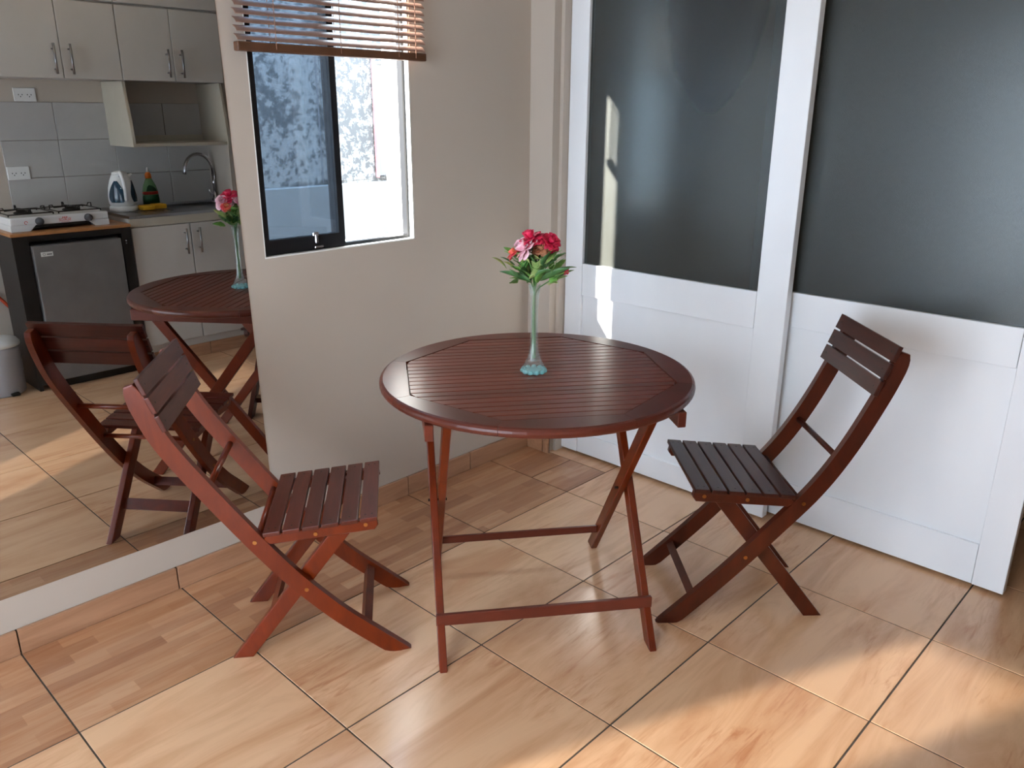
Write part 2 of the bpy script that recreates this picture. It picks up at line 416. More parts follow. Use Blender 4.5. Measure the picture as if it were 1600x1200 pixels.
# ---------------------------------------------------------------- window_1 (left wall)
w1 = struct(empty('window_1', (0, 0, 0)), 'black aluminium sliding window under the wooden blind')
bm = bmesh.new()      # white reveal faces lining the hole
addbox(bm, -.14, 0.0005, WY1-.004, WY1, WZ0, WZ1); addbox(bm, -.14, 0.0005, WY0, WY0+.003, WZ0, WZ1); addbox(bm, -.14, 0.0005, WY0+.003, WY1-.004, WZ0, WZ0+.004)
link('reveal', bm, M['reveal'], w1)
fx0, fx1 = -.048, -.022
bm = bmesh.new()
addbox(bm, fx0, fx1, WY0+.003, WY0+.013, WZ0+.004, WZ1); addbox(bm, fx0, fx1, WY1-.014, WY1-.004, WZ0+.004, WZ1)
addbox(bm, fx0, fx1, WY0+.013, WY1-.014, WZ0+.004, WZ0+.014); addbox(bm, fx0, fx1, WY0+.013, WY1-.014, WZ1-.02, WZ1)
link('outer_frame', bm, M['black_alu'], w1)
def sash(x, y0, y1, zb, name, wl, wr, hb):
    bm = bmesh.new()
    addbox(bm, x-.012, x+.012, y0, y0+wl, zb, WZ1-.02); addbox(bm, x-.012, x+.012, y1-wr, y1, zb, WZ1-.02)
    addbox(bm, x-.012, x+.012, y0+wl, y1-wr, zb, zb+hb); addbox(bm, x-.012, x+.012, y0+wl, y1-wr, WZ1-.05, WZ1-.02)
    s_ = link(name, bm, M['black_alu'], w1)
    box('pane', x-.002, x+.002, y0+wl, y1-wr, zb+hb, WZ1-.05, M['pane'], s_)
    return s_
s1 = sash(-.026, WY0+.006, 1.150, WZ0+.006, 'front_sash', .022, .022, .045)
s2 = sash(-.052, WY0+.013, 1.152, WZ0+.014, 'rear_sash', .02, .022, .03)
bm = bmesh.new(); addbox(bm, -.014, -.002, 1.028, 1.040, WZ0+.028, WZ0+.056, .002); addbox(bm, -.014, .006, 1.020, 1.052, WZ0+.014, WZ0+.020, .001)
addbox(bm, -.014, -.008, 1.024, 1.046, WZ0+.050, WZ0+.062, .002)
link('latch', bm, M['chrome'], s1)
# blind
bl = empty('window_blind', (0.038, 1.13, 0), 0, 'wooden venetian blind pulled halfway up over the window', 'blind')
BY0, BY1 = -.335, .337
z = 1.600; k = 0
def slat_bm():
    bm = bmesh.new(); pts = []
    for i in range(6):
        t = -1+2*i/5; pts.append((t*.0125, .0022*(1-t*t)))
    pts = pts + [(p[0], p[1]-.0022) for p in pts[::-1]]
    addprism(bm, pts, 'y', BY0, BY1); return bm
b0 = None
while z < 2.03:
    if b0 is None:
        b0 = link('blind_slat', slat_bm(), M['blind'], bl); o = b0
    else: o = b0.copy(); COL.objects.link(o); o.parent = bl
    o.location = (0, 0, z); o.rotation_euler = (0, math.radians(38), 0); z += .0218
bm = bmesh.new(); addbox(bm, -.014, .014, BY0-.002, BY1+.002, 1.562, 1.587, .004, 2); link('bottom_rail', bm, M['bamboo'], bl)
box('head_rail', -.02, .02, BY0, BY1, 2.035, 2.07, M['bamboo'], bl, .003)
for y in (BY0+.115, .0, BY1-.115, BY1-.045):
    bm = bmesh.new(); addtube(bm, [(.016, y, 1.57), (.016, y, 2.04)], .0012, 5); addtube(bm, [(-.016, y, 1.57), (-.016, y, 2.04)], .0012, 5)
    link('ladder_cord', bm, M['cord'], bl)

# ---------------------------------------------------------------- light well outside
ew = struct(box('wall_outside', -1.55, -1.30, -.55, 5.0, 1.055, 2.75, M['ext']), 'weathered mottled plaster wall across the light well')
box('ledge', -1.55, -1.285, -.55, 5.0, .2, 1.055, M['ext_smooth'], ew, .006)
box('pilaster', -1.30, -1.296, 1.95, 2.245, 1.07, 2.75, M['ext'], ew)
box('panel_strip', -1.30, -1.292, 2.39, 2.60, 1.055, 2.75, M['ext_white'], ew)
box('crack_line', -1.2985, -1.2975, 1.925, 1.932, 1.06, 2.75, M['ext_frame'], ew)
w2 = struct(empty('window_2', (-1.29, 2.31, 1.085)), 'small grey-framed casement in the wall across the light well')
bm = bmesh.new()
addbox(bm, -.005, .012, -.045, -.033, 0, .56); addbox(bm, -.005, .012, .060, .072, 0, .56); addbox(bm, -.005, .012, -.033, .060, 0, .014); addbox(bm, -.005, .012, -.033, .060, .546, .56)
link('frame', bm, M['ext_frame'], w2)
box('pane', -.003, .0, -.033, .060, .014, .546, M['ext_white'], w2)
box('edge_strip', -.005, .014, -.056, -.046, -.01, .60, M['ext_red'], w2)
struct(box('ground_outside', -1.55, -.14, -3, 5, -.1, .2, M['ext_smooth']))

# ---------------------------------------------------------------- mirror on the left wall
mr = empty('wall_mirror', (0, 0, 0), 0, 'large frameless mirror on the left wall reflecting the kitchen', 'mirror')
bm = bmesh.new(); addprism(bm, [(-1.05, .182), (.788, .168), (.758, 2.05), (-1.05, 2.05)], 'x', .0003, .002)
link('mirror_glass', bm, M['mirror'], mr)

# ---------------------------------------------------------------- sliding doors
def sliding_door(name, y, x0, gl0, gl1, x1, zr0, zr1, zb, ztop, label):
    d = struct(empty(name, (0, y, 0)), label)
    T = .034
    box('stile', x0, gl0, 0, T, .012, ztop, M['door'], d, .0015)
    box('stile', gl1, x1, 0, T, .012, ztop, M['door'], d, .0015)
    box('lock_rail', gl0+.0015, gl1-.0015, .0015, T-.002, zr0, zr1, M['door'], d, .0012)
    box('bottom_rail', gl0+.0015, gl1-.0015, .0035, T-.004, .012, zb, M['door'], d, .001)
    box('top_rail', gl0+.0015, gl1-.0015, .0015, T-.002, ztop-.09, ztop, M['door'], d, .0012)
    box('panel', gl0, gl1, .013, T-.012, zb, zr0, M['door'], d)
    box('glass_pane', gl0, gl1, .014, .018, zr1, ztop-.09, M['frost'], d)
    return d
sliding_door('door_1', YD, .136, .222, .985, 1.094, .700, .829, .100, 2.14, 'left white sliding door with a frosted glass pane, in front')
sliding_door('door_2', YD+.055, .925, 1.045, 1.772, 1.860, .716, .834, .148, 2.14, 'right white sliding door with a frosted glass pane, behind the left one')
struct(box('trim_2', .118, 2.60, YD-.01, YD+.10, 2.12, 2.16, M['door']))
# navy garment hanging in the room behind the glass
def drape():
    bm = bmesh.new(); n = 14
    prof = [(2.30, .24), (2.0, .22), (1.75, .19), (1.6, .15), (1.5, .09), (1.44, .03)]
    rings = []
    for z, r in prof:
        rings.append([bm.verts.new((r*math.cos(2*PI*i/n)*(1+.08*math.cos(4*2*PI*i/n)), r*.35*math.sin(2*PI*i/n), z)) for i in range(n)])
    for a, b in zip(rings, rings[1:]):
        for i in range(n): bm.faces.new((a[i], a[(i+1) % n], b[(i+1) % n], b[i]))
    bm.faces.new(rings[0]); bm.faces.new(rings[-1][::-1])
    return bm
nv = link('hanging_garment', drape(), M['navy'], smooth=True, loc=(.57, 2.40, -.04))
tag(nv, 'dark blue cloth bundle hanging behind the left frosted glass pane', 'garment')

# ---------------------------------------------------------------- table
TC = (.817, 1.183, 0); TA = math.radians(52.7)
tb = empty('folding_table', TC, TA, 'round dark red-brown slatted wooden folding table with crossed legs', 'table')
# local x = slat direction (a), local y = -b
H = .718; TH = .026; R = .435; RI = .387
for k in range(8):
    t0 = math.radians(-22.5+45*k); t1 = t0+math.radians(45); n = 10
    bm = bmesh.new(); rows = []
    for i in range(n+1):
        t = t0+(t1-t0)*i/n + (.0012 if i == 0 else -.0012 if i == n else 0)
        tm = (t0+t1)/2; ri = (RI*math.cos(math.radians(22.5)))/math.cos(t-tm)
        pr = [(ri, H), (R-.010, H), (R-.004, H-.0025), (R-.001, H-.007), (R, H-.013), (R-.001, H-.019), (R-.004, H-.0235), (R-.010, H-TH), (ri, H-TH)]
        rows.append([bm.verts.new((r*math.cos(t), r*math.sin(t), z)) for r, z in pr])
    for a, b in zip(rows, rows[1:]):
        for j in range(9): bm.faces.new((a[j], a[(j+1) % 9], b[(j+1) % 9], b[j]))
    bm.faces.new(rows[0]); bm.faces.new(rows[-1][::-1])
    link('rim_segment', bm, M['wood_rim'], tb)
AP = RI*math.cos(math.radians(22.5)) - .003; pitch = 2*AP/22
def halflen(y):
    y = abs(y); hx = AP
    return min(AP, (AP*math.sqrt(2)) - y)
for k in range(22):
    y0 = -AP+pitch*k+.0021; y1 = y0+pitch-.0042; h0, h1 = halflen(y0), halflen(y1)
    bm = bmesh.new(); pts = [(-h0, y0), (h0, y0), (h1, y1), (-h1, y1)]
    addprism(bm, pts, 'z', H-.022, H-.001, .0006, 1)
    link('table_slat', bm, M['wood_top'], tb)
for s in (-1, 1):
    box('cleat', s*.318-.011, s*.318+.011, -.30, .30, H-.068, H-TH, M['wood_rim'], tb, .002)
box('cleat', -.012, .012, -.33, .33, H-.05, H-TH, M['wood_rim'], tb, .002)
def tleg(x0, yb0, yb1, x1=None, w=.040, t=.021):
    # from floor (x0, yb0, 0) to (x1, yb1, H-.045)
    x1 = x0 if x1 is None else x1
    bm = bmesh.new(); ztop = H-.03
    d = Vector((yb1-yb0, ztop)); d.normalize(); n = Vector((d.y, -d.x))*w/2
    kx = abs(w/2/d.y)
    pts = [(yb0-kx, 0), (yb0+kx, 0), (yb1+kx, ztop), (yb1-kx, ztop)]
    addprism(bm, pts, 'x', x0-t/2, x0+t/2, .002, 1)
    for v in bm.verts: v.co.x += (x1-x0)*v.co.z/ztop
    return link('leg', bm, M['wood_z'], tb)
tleg(-.300, -.300, .245, -.296); tleg(.276, -.296, .25, .283)      # feet on the near side
tleg(-.276, .269, -.26, -.272); tleg(.254, .269, -.26, .259)
zb_ = .107
def bw(yb0, yb1, z): return yb0+(yb1-yb0)*z/(H-.03)
box('stretcher', -.312, .290, bw(-.300, .25, zb_)-.034, bw(-.300, .25, zb_)-.021, zb_-.017, zb_+.017, M['wood_rim'], tb, .002)
box('stretcher', -.266, .244, bw(.269, -.26, zb_)-.006, bw(.269, -.26, zb_)+.006, zb_-.012, zb_+.012, M['wood_rim'], tb, .002)
for x in (-.30, .28):
    bm = bmesh.new(); addtube(bm, [(x-.013, -.02, .355), (x+.04 if x < 0 else x-.045, -.02, .355)], .004, 8)
    link('pivot_bolt', bm, M['screw'], tb)

# ---------------------------------------------------------------- folding chairs
def chair(loc, ang, rail, sl, seat, label, WZ, WY):
    """local x = forward, local y = left"""
    c = empty('folding_chair', loc, ang, label, 'chair', None)
    C = spline([(p[0], p[1], 0) for p in rail], 6)
    C = [Vector((p.x, p.y)) for p in C]; W = .046
    L, Rr = [], []
    for i, p in enumerate(C):
        t = (C[min(i+1, len(C)-1)]-C[max(i-1, 0)]).normalized(); n = Vector((-t.y, t.x))
        f = i/(len(C)-1); w = W*(.50 if i == 0 else .74 if i == 1 else .92 if i == 2 else 1.0)
        L.append(p+n*w/2); Rr.append(p-n*w/2)
    out = L+Rr[::-1]; out = [Vector((p.x, max(0.0, p.y))) for p in out]
    # drop duplicates on the floor line
    q = []
    for p in out:
        if not q or (p-q[-1]).length > .002: q.append(p)
    for s in (-1, 1):
        bm = bmesh.new(); a, b = (.147, .168) if s > 0 else (-.168, -.147)
        addprism(bm, q, 'y', a, b, .003, 2); link('side_rail', bm, WZ, c)
    # rear legs
    for s in (-1, 1):
        bm = bmesh.new(); a, b = (.122, .1435) if s > 0 else (-.1435, -.122)
        zt = seat[3]-.028; d = Vector((seat[2]-.075+.212, zt)).normalized(); kx = .021/d.y
        xt = seat[2]-.075
        pts = [(-.212-kx, 0), (-.212+kx, 0), (xt+kx*.9, zt-.006), (xt+kx*.6, zt), (xt-kx, zt)]
        addprism(bm, pts, 'y', a, b, .003, 2); link('leg', bm, WZ, c)
    # seat
    u0, z0, u1, z1 = seat; sd = Vector((u1-u0, 0, z1-z0)); Ls = sd.length; th = -math.atan2(z1-z0, u1-u0)
    X = Matrix.Translation((u0, 0, z0)) @ Matrix.Rotation(th, 4, 'Y')
    n = 6; pw = (Ls+.006)/n
    for k in range(n):
        bm = bmesh.new(); a = k*pw; b = a+pw-.006
        addbox(bm, a, b, -.179, .179, -.012, 0, .0025, 2)
        bm.transform(X); link('seat_slat', bm, WY, c)
    for s in (-1, 1):
        bm = bmesh.new(); a, b = (.146, .166) if s > 0 else (-.166, -.146)
        addprism(bm, [(.008, -.012), (Ls-.004, -.012), (Ls-.001, -.030), (Ls-.012, -.043), (.012, -.041), (-.006, -.028)], 'y', a, b, .002, 1)
        bm.transform(X); link('seat_frame', bm, WZ, c)
    # back slats
    t = (C[7]-C[0]).normalized(); nn = Vector((-t.y, t.x)); nn = nn if nn.x > 0 else -nn
    bs, gap = .0435, .0065
    for k in range(3):
        o0 = C[0]+nn*.0225+t*(sl+(bs+gap)*k); bm = bmesh.new()
        P = [o0, o0+t*bs, o0+t*bs+nn*.012, o0+nn*.012]
        addprism(bm, P, 'y', -.180, .180, .0022, 2); link('back_slat', bm, WY, c)
    def at(z):
        for p, r in zip(C, C[1:]):
            if (p.y-z)*(r.y-z) <= 0:
                f = (z-p.y)/(r.y-p.y+1e-9); return p.x+(r.x-p.x)*f
        return 0
    tube('rung', [(at(.508), -.148, .508), (at(.508), .148, .508)], .0085, WZ, c)
    zz = seat[1]-.030
    tube('pivot_bar', [(at(zz)+.004, -.147, zz), (at(zz)+.004, .147, zz)], .008, WZ, c)
    xf = at(.075); bm = bmesh.new(); addprism(bm, [(xf-.014, .060), (xf+.006, .050), (xf+.018, .078), (xf-.002, .090)], 'y', -.147, .147, .0015, 1)
    link('front_stretcher', bm, WZ, c)
    bm = bmesh.new(); f = .105/(seat[3]-.028); xr = -.212+(seat[2]-.075+.212)*f
    addprism(bm, [(xr-.015, .088), (xr-.006, .082), (xr+.016, .112), (xr+.007, .120)], 'y', -.122, .122, .0012, 1)
    link('rear_stretcher', bm, WZ, c)
    bm = bmesh.new(); bb = [(at(zz), zz, .168), (at(.213), .213, .168), (u1-.03, z1-.028, .166), (u0+.13, seat[1]+.013-.030, .166)]
    for x, z, y in bb:
        for s in (-1, 1):
            addtube(bm, [(x, s*(y-.002), z), (x, s*(y+.002), z)], .0055, 10)
    tag(link('bolt_heads', bm, M['brass'], c), kind='stuff')
    bm = bmesh.new()
    for k in range(n):
        for s in (-1, 1):
            for a in ((.3, .7) if k in (0, n-1) else (.5,)):
                p = X @ Vector((k*pw+(pw-.006)*a, s*.157, .0003)); addtube(bm, [p-Vector((0, 0, .002)), p], .0028, 8)
    for k in range(3):
        for s in (-1, 1):
            o0 = C[0]+t*(sl+(bs+gap)*k+bs/2)
            for off, a, b in ((.0345, .0320, .0349), ):
                p0 = o0+nn*a; p1 = o0+nn*b
                addtube(bm, [(p0.x, s*.157, p0.y), (p1.x, s*.157, p1.y)], .0028, 8)
            p0 = o0+nn*.0222; p1 = o0+nn*.024
            addtube(bm, [(p0.x, s*.174, p0.y), (p1.x, s*.174, p1.y)], .0025, 8)
    tag(link('screw_heads', bm, M['screw'], c), kind='stuff')
    return c
railL = [(-.393, .793), (-.353, .680), (-.31, .600), (-.234, .487), (-.146, .363), (-.075, .270), (-.025, .212), (.06, .125), (.155, .045), (.225, -.014)]
railR = [(-.352, .812), (-.312, .70), (-.24, .545), (-.163, .42), (-.062, .30), (.045, .18), (.13, .092), (.222, .002), (.235, -.012)]
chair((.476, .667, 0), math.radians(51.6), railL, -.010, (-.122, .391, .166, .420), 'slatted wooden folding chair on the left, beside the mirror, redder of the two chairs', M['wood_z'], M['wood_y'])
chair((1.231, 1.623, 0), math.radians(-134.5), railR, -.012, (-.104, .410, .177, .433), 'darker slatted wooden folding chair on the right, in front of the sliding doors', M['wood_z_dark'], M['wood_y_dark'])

# ---------------------------------------------------------------- vase and bouquet
VX, VY = .812, 1.176
vs = empty('glass_vase', (VX, VY, H-.001), 0, 'tall slim clear glass vase with a flared aqua foot on the table', 'vase')
bm = bmesh.new()
outer = [(.034, .004), (.031, .012), (.024, .026), (.017, .042), (.0125, .062), (.0105, .09), (.0098, .13), (.0102, .18), (.0125, .22), (.0165, .248)]
inner = [(.0145, .248), (.0108, .22), (.0085, .18), (.0080, .13), (.0086, .09), (.0100, .062), (.0130, .045), (.008, .034)]
wv = [.06, .09, .09, .07, .04, .02, 0, 0, 0, 0]+[0]*8
addlathe(bm, outer+inner, 40, wav=wv); link('vase_body', bm, M['vase'], vs, smooth=True)
bm = bmesh.new()
for i in range(11):
    a = 2*PI*i/11
    m4 = Matrix.Translation((.0305*math.cos(a), .0305*math.sin(a), .0075))
    bmesh.ops.create_icosphere(bm, subdivisions=2, radius=.0078, matrix=m4 @ Matrix.Diagonal((1, 1, .85, 1)))
addlathe(bm, [(.026, .001), (.028, .004), (.022, .009), (.012, .013)], 32)
link('foot', bm, M['vase_foot'], vs, smooth=True)

bq = empty('flower_bouquet', (VX, VY, H+.02), 0, 'bouquet of artificial red and pink flowers with leaves in the glass vase', 'flowers')
RV = Vector((.722, .692, 0)); FV = Vector((-.69, .722, 0))   # across / away from the camera side
def P3(px, py, dep=0):
    return RV*((px-834)/559) + FV*dep + Vector((0, 0, .9639+(445-py)*.00172-(H+.02)))
def petal_bm(bm, M4, w, l, curl, n=5):
    rows = []
    for i in range(n+1):
        t = i/n; ww = w*math.sin(PI*(.10+t*.66))**.6
        row = []
        for j in range(5):
            s = -1+2*j/4
            row.append(bm.verts.new(M4 @ Vector((s*ww, l*t - abs(s)*l*.06*t, curl*(t*t)*l + .25*ww*s*s + .06*w*math.sin(9*s+7*t)))))
        rows.append(row)
    for a, b in zip(rows, rows[1:]):
        for j in range(4): bm.faces.new((a[j], a[j+1], b[j+1], b[j]))
def flower(pos, r, mat, label, tilt=(0, 0), kind='rose', name='flower'):
    rnd = random.Random(int(r*1e5)+int(pos.x*1000)); bm = bmesh.new()
    layers = ((.10, 5, .45, 82), (.25, 6, .65, 66), (.45, 7, .85, 48), (.7, 8, 1.0, 28), (.85, 8, 1.05, 8)) if kind == 'rose' else ((.1, 7, .6, 80), (.2, 8, .7, 66), (.3, 9, .8, 52), (.4, 10, .9, 36), (.5, 11, 1.0, 20), (.6, 10, 1.0, 4))
    T = Matrix.Translation(pos) @ Matrix.Rotation(tilt[0], 4, 'X') @ Matrix.Rotation(tilt[1], 4, 'Y')
    for li, (w, n, l, el) in enumerate(layers):
        for i in range(n):
            a = 2*PI*(i+.5*(li % 2))/n+rnd.uniform(-.2, .2)
            m4 = T @ Matrix.Rotation(a, 4, 'Z') @ Matrix.Translation((0, r*.05, 0)) @ Matrix.Rotation(math.radians(el+rnd.uniform(-8, 8)), 4, 'X')
            petal_bm(bm, m4, r*.42*(.5+w*.6), r*l*rnd.uniform(.9, 1.08), -.35 if el < 40 else .25)
    o = link(name, bm, mat, bq, smooth=True)
    so = o.modifiers.new('s', 'SOLIDIFY'); so.thickness = .0005
    if label: o['label'] = label
    return o
def stem(p, bend=0.0):
    a = Vector((random.uniform(-.004, .004), random.uniform(-.004, .004), .02)); b = Vector((a.x*.6, a.y*.6, .20))
    mid = b.lerp(p, .5); mid.x *= .7; mid.y *= .7
    tube('stem', spline([a, (a+b)/2, b, mid, p], 4), .0017, M['green_stem'], bq, 6)
F = [((828, 374), -.006, .034, 'petal_red', 'crimson carnation at the top', (.35, -.2), 'carnation'),
     ((856, 379), .004, .029, 'petal_red', 'crimson bloom on the right', (.1, .75), 'carnation'),
     ((821, 388), -.024, .033, 'petal_pink', 'pale pink rose', (.7, -.6), 'rose'),
     ((803, 396), -.010, .020, 'petal_coral', 'small orange and pink bloom on the left', (.3, -.7), 'rose'),
     ((843, 389), -.010, .022, 'petal_buff', 'faded buff bloom', (.5, .2), 'rose'),
     ((845, 376), .012, .018, 'petal_coral', None, (.1, .2), 'carnation'),
     ((818, 386), .030, .024, 'petal_pink', 'pale pink rose on the wall side', (-.7, -.6), 'rose'),
     ((838, 384), .034, .022, 'petal_coral', 'coral bloom on the wall side', (-.8, -.1), 'carnation')]
for (px, py), dep, r, mt, lb, tl, kd in F:
    p = P3(px, py, dep); flower(p, r, M[mt], lb, tl, kd); stem(p)
p = P3(881, 424, 0.0); flower(p, .009, M['petal_red'], 'tiny red bud hanging on the right', (.4, 2.2), 'rose'); stem(p)
def leaf(px, py, dep, ln, w, az, el, mat, roll=0.0, tip=None):
    bm = bmesh.new(); n = 7; rows = []
    for i in range(n+1):
        t = i/n; ww = w*math.sin(PI*t)**.75*(1.15-.5*t)+.0004; x = ln*t; z = -.25*ln*t*t
        e = (1+.12*math.sin(i*2.6))
        rows.append([bm.verts.new((x, -ww*e, z+.28*ww)), bm.verts.new((x, -ww*.5, z+.08*ww)), bm.verts.new((x, 0, z-.05*ww)), bm.verts.new((x, ww*.5, z+.08*ww)), bm.verts.new((x, ww*e, z+.28*ww))])
    for a, b in zip(rows, rows[1:]):
        for j in range(4): bm.faces.new((a[j], a[j+1], b[j+1], b[j]))
    X = Matrix.Translation(P3(px, py, dep)) @ Matrix.Rotation(az, 4, 'Z') @ Matrix.Rotation(-el, 4, 'Y') @ Matrix.Rotation(roll, 4, 'X')
    bm.transform(X); o = link('leaf', bm, mat, bq, smooth=True)
    so = o.modifiers.new('s', 'SOLIDIFY'); so.thickness = .0006
AZ = math.atan2(RV.y, RV.x)
leaf(829, 440, -.01, .088, .013, AZ+PI-.2, .50, M['leaf_dark'], .9)
leaf(828, 434, .0, .07, .012, AZ+PI+.3, .75, M['leaf'], .6)
leaf(842, 438, -.005, .088, .014, AZ-.15, .62, M['leaf_dark'], -.9)
leaf(862, 424, 0, .060, .008, AZ+.1, .42, M['leaf_dark'], -.6)
leaf(838, 440, -.015, .065, .015, AZ-1.3, .9, M['leaf'], .3)
rr = random.Random(3)
for i in range(64):
    px = rr.gauss(833, 17); py = rr.uniform(402, 444); dep = rr.uniform(-.035, .035)
    lr = (px-834)/30
    az = AZ + (PI if rr.random() > (.5+lr*.5) else 0) + rr.uniform(-1.3, 1.3)
    leaf(px, py, dep*.7, rr.uniform(.030, .058), rr.uniform(.008, .014), az, rr.uniform(.35, 1.2), M[rr.choice(['leaf', 'leaf', 'leaf_dark', 'leaf_pale'])], rr.uniform(-1, 1))
for px, py, dep, az, L in ((808, 420, 0, AZ+PI, .07), (833, 425, -.02, AZ-1.4, .075), (852, 418, .0, AZ+.3, .085), (862, 420, -.01, AZ, .06), (822, 425, .02, AZ+2.2, .07), (806, 410, .0, AZ+PI+.4, .06)):
    p0 = P3(836, 440, dep*.3); p1 = P3(px, py-10, dep); d = Vector((math.cos(az), math.sin(az), .8)).normalized()
    bm = bmesh.new(); addtube(bm, [p0, p0.lerp(p1, .6)+Vector((0, 0, .004)), p1+d*.02], .0009, 5)
    for k in range(11):
        q = p0.lerp(p1+d*.02, .35+.065*k); sd = d.cross(Vector((0, 0, 1))).normalized()
        for s in (-1, 1):
            e = q+sd*s*.012+Vector((0, 0, .008)); w = Vector((0, 0, .0018))
            v = [bm.verts.new(x) for x in (q-w, e-w*.3, e+w*.3, q+w)]; bm.faces.new(v)
    link('fern_frond', bm, M['leaf_pale'], bq)

# ---------------------------------------------------------------- kitchen (seen in the mirror)
# wall tiles 300 x 200 on the kitchen wall
gw = XR-.002
kt = box('tile_backing', XR-.002, XR-.0003, .955, 2.20, .80, 1.445, M['kgrout'], kw)
yj = [.955, 1.244, 1.551, 1.858, 2.165]
for a, b in zip(yj, yj[1:]):
    for zc in range(4):
        z1 = 1.445-.2*zc; z0 = z1-.2
        box('wall_tile', XR-.009, XR-.002, a+.0015, b-.0015, z0+.0015, z1-.0015, M['ktile'], kw, .001)
def handle(x, y, z0, z1, parent):
    bm = bmesh.new(); addtube(bm, [(x-.032, y, z0), (x-.032, y, z1)], .0058, 10)
    for z in (z0+.025, z1-.025): addtube(bm, [(x, y, z), (x-.032, y, z)], .0045, 8)
    return link('handle', bm, M['steel'], parent, smooth=True)
def uppercab(y0, ym, y1, label):
    c = empty('wall_cabinet', (2.70, (y0+y1)/2, 1.56), 0, label, 'cabinet', 'white wall cabinets over the stove and sink'); c.location = (0, 0, 0)
    box('cabinet_body', 2.567, XR, y0+.001, y1-.001, 1.562, 2.24, M['cabinet'], c)
    for a, b, hy in ((y0, ym, ym-.04), (ym, y1, ym+.04)):
        d = box('cabinet_door', 2.549, 2.566, a+.002, b-.002, 1.560, 1.938, M['cabinet'], c, .0015)
        handle(2.549, hy, 1.580, 1.728, d)
    box('top_panel', 2.549, 2.566, y0+.002, y1-.002, 1.950, 2.24, M['cabinet'], c, .0015)
    return c
u1 = uppercab(.921, 1.221, 1.519, 'white two-door wall cabinet above the stove'); u2 = uppercab(1.520, 1.815, 2.108, 'white two-door wall cabinet above the sink')
del u1['group'], u2['group']
# open niche shelf under the right wall cabinet
ns = tag(empty('open_shelf', (0, 0, 0)), 'open white shelf box hanging over the sink', 'shelf')
def side(y, name):
    bm = bmesh.new(); addprism(bm, [(XR, 1.558), (2.585, 1.558), (2.545, 1.30), (2.540, 1.208), (XR, 1.208)], 'y', y, y+.017, .001, 1)
    link(name, bm, M['cab_edge'], ns)
side(1.522, 'side_panel'); side(2.091, 'side_panel')
box('bottom_panel', 2.550, XR-.01, 1.539, 2.091, 1.208, 1.226, M['cab_edge'], ns, .001)
box('back_strip', XR-.018, XR-.002, 1.539, 2.091, 1.226, 1.262, M['cab_edge'], ns)
# sockets
def socket(y, z, label):
    s_ = tag(empty('wall_socket', (XR, y, z)), label, 'socket')
    x = -.0105 if z < 1.44 else -.0005
    box('cover_plate', x-.007, x, -.055, .055, -.035, .035, M['plastic_white'], s_, .002)
    bm = bmesh.new()
    for cy in (-.022, .022):
        for dy, dz in ((-.009, 0), (.009, 0), (0, -.010)): addbox(bm, x-.0078, x-.0068, cy+dy-.002, cy+dy+.002, dz-.003, dz+.003)
    tag(link('socket_holes', bm, M['ink'], s_), kind='stuff')
socket(1.115, 1.482, 'white double socket on the beige wall above the tiles'); socket(1.013, 1.075, 'white double socket on the wall tiles behind the stove')
# sink cabinet
sc = tag(empty('sink_cabinet', (0, 0, 0)), 'white base cabinet with two doors under the sink', 'cabinet')
box('cabinet_body', 2.350, XR-.010, 1.362, 2.075, .115, .842, M['cabinet'], sc)
box('top_rail', 2.331, 2.350, 1.360, 2.077, .797, .842, M['cab_edge'], sc, .001)
box('toe_kick', 2.358, 2.375, 1.362, 2.075, .075, .115, M['cabinet'], sc)
box('toe_plinth', 2.375, 2.8, 1.362, 2.075, .002, .115, M['cabinet'], sc)
for a, b, hy in ((1.360, 1.694, 1.655), (1.696, 2.077, 1.735)):
    d = box('cabinet_door', 2.331, 2.350, a+.002, b-.002, .122, .793, M['cabinet'], sc, .0015); handle(2.331, hy, .625, .768, d)
for a, b in ((1.362, 1.74), (1.74, 2.075)):
    box('skirting_tile', 2.350, 2.358, a+.002, b-.002, .001, .075, M['skirt'], sc)
# steel sink top with basin
sk_ = tag(empty('kitchen_sink', (0, 0, 0)), 'stainless steel sink top with drainer on the white cabinet', 'sink')
bm = bmesh.new()
bx0, bx1, by0, by1 = 2.44, 2.76, 1.72, 2.05; zt = .858
addbox(bm, 2.325, bx0, 1.358, 2.125, .843, zt); addbox(bm, bx1, XR-.010, 1.358, 2.125, .843, zt)
addbox(bm, bx0, bx1, 1.358, by0, .843, zt); addbox(bm, bx0, bx1, by1, 2.125, .843, zt)
link('worktop', bm, M['steel'], sk_)
bm = bmesh.new()
for a in ((bx0, bx0+.004, by0, by1, .844, .857), (bx1-.004, bx1, by0, by1, .844, .857), (bx0, bx1, by0, by0+.004, .844, .857), (bx0, bx1, by1-.004, by1, .844, .857), (bx0, bx1, by0, by1, .8435, .846)): addbox(bm, *a)
link('basin', bm, M['steel'], sk_)
bm = bmesh.new()
for k in range(5): addbox(bm, 2.44, 2.74, 1.45+.05*k, 1.456+.05*k, zt, zt+.0025)
tag(link('drainer_ribs', bm, M['steel'], sk_), kind='stuff')
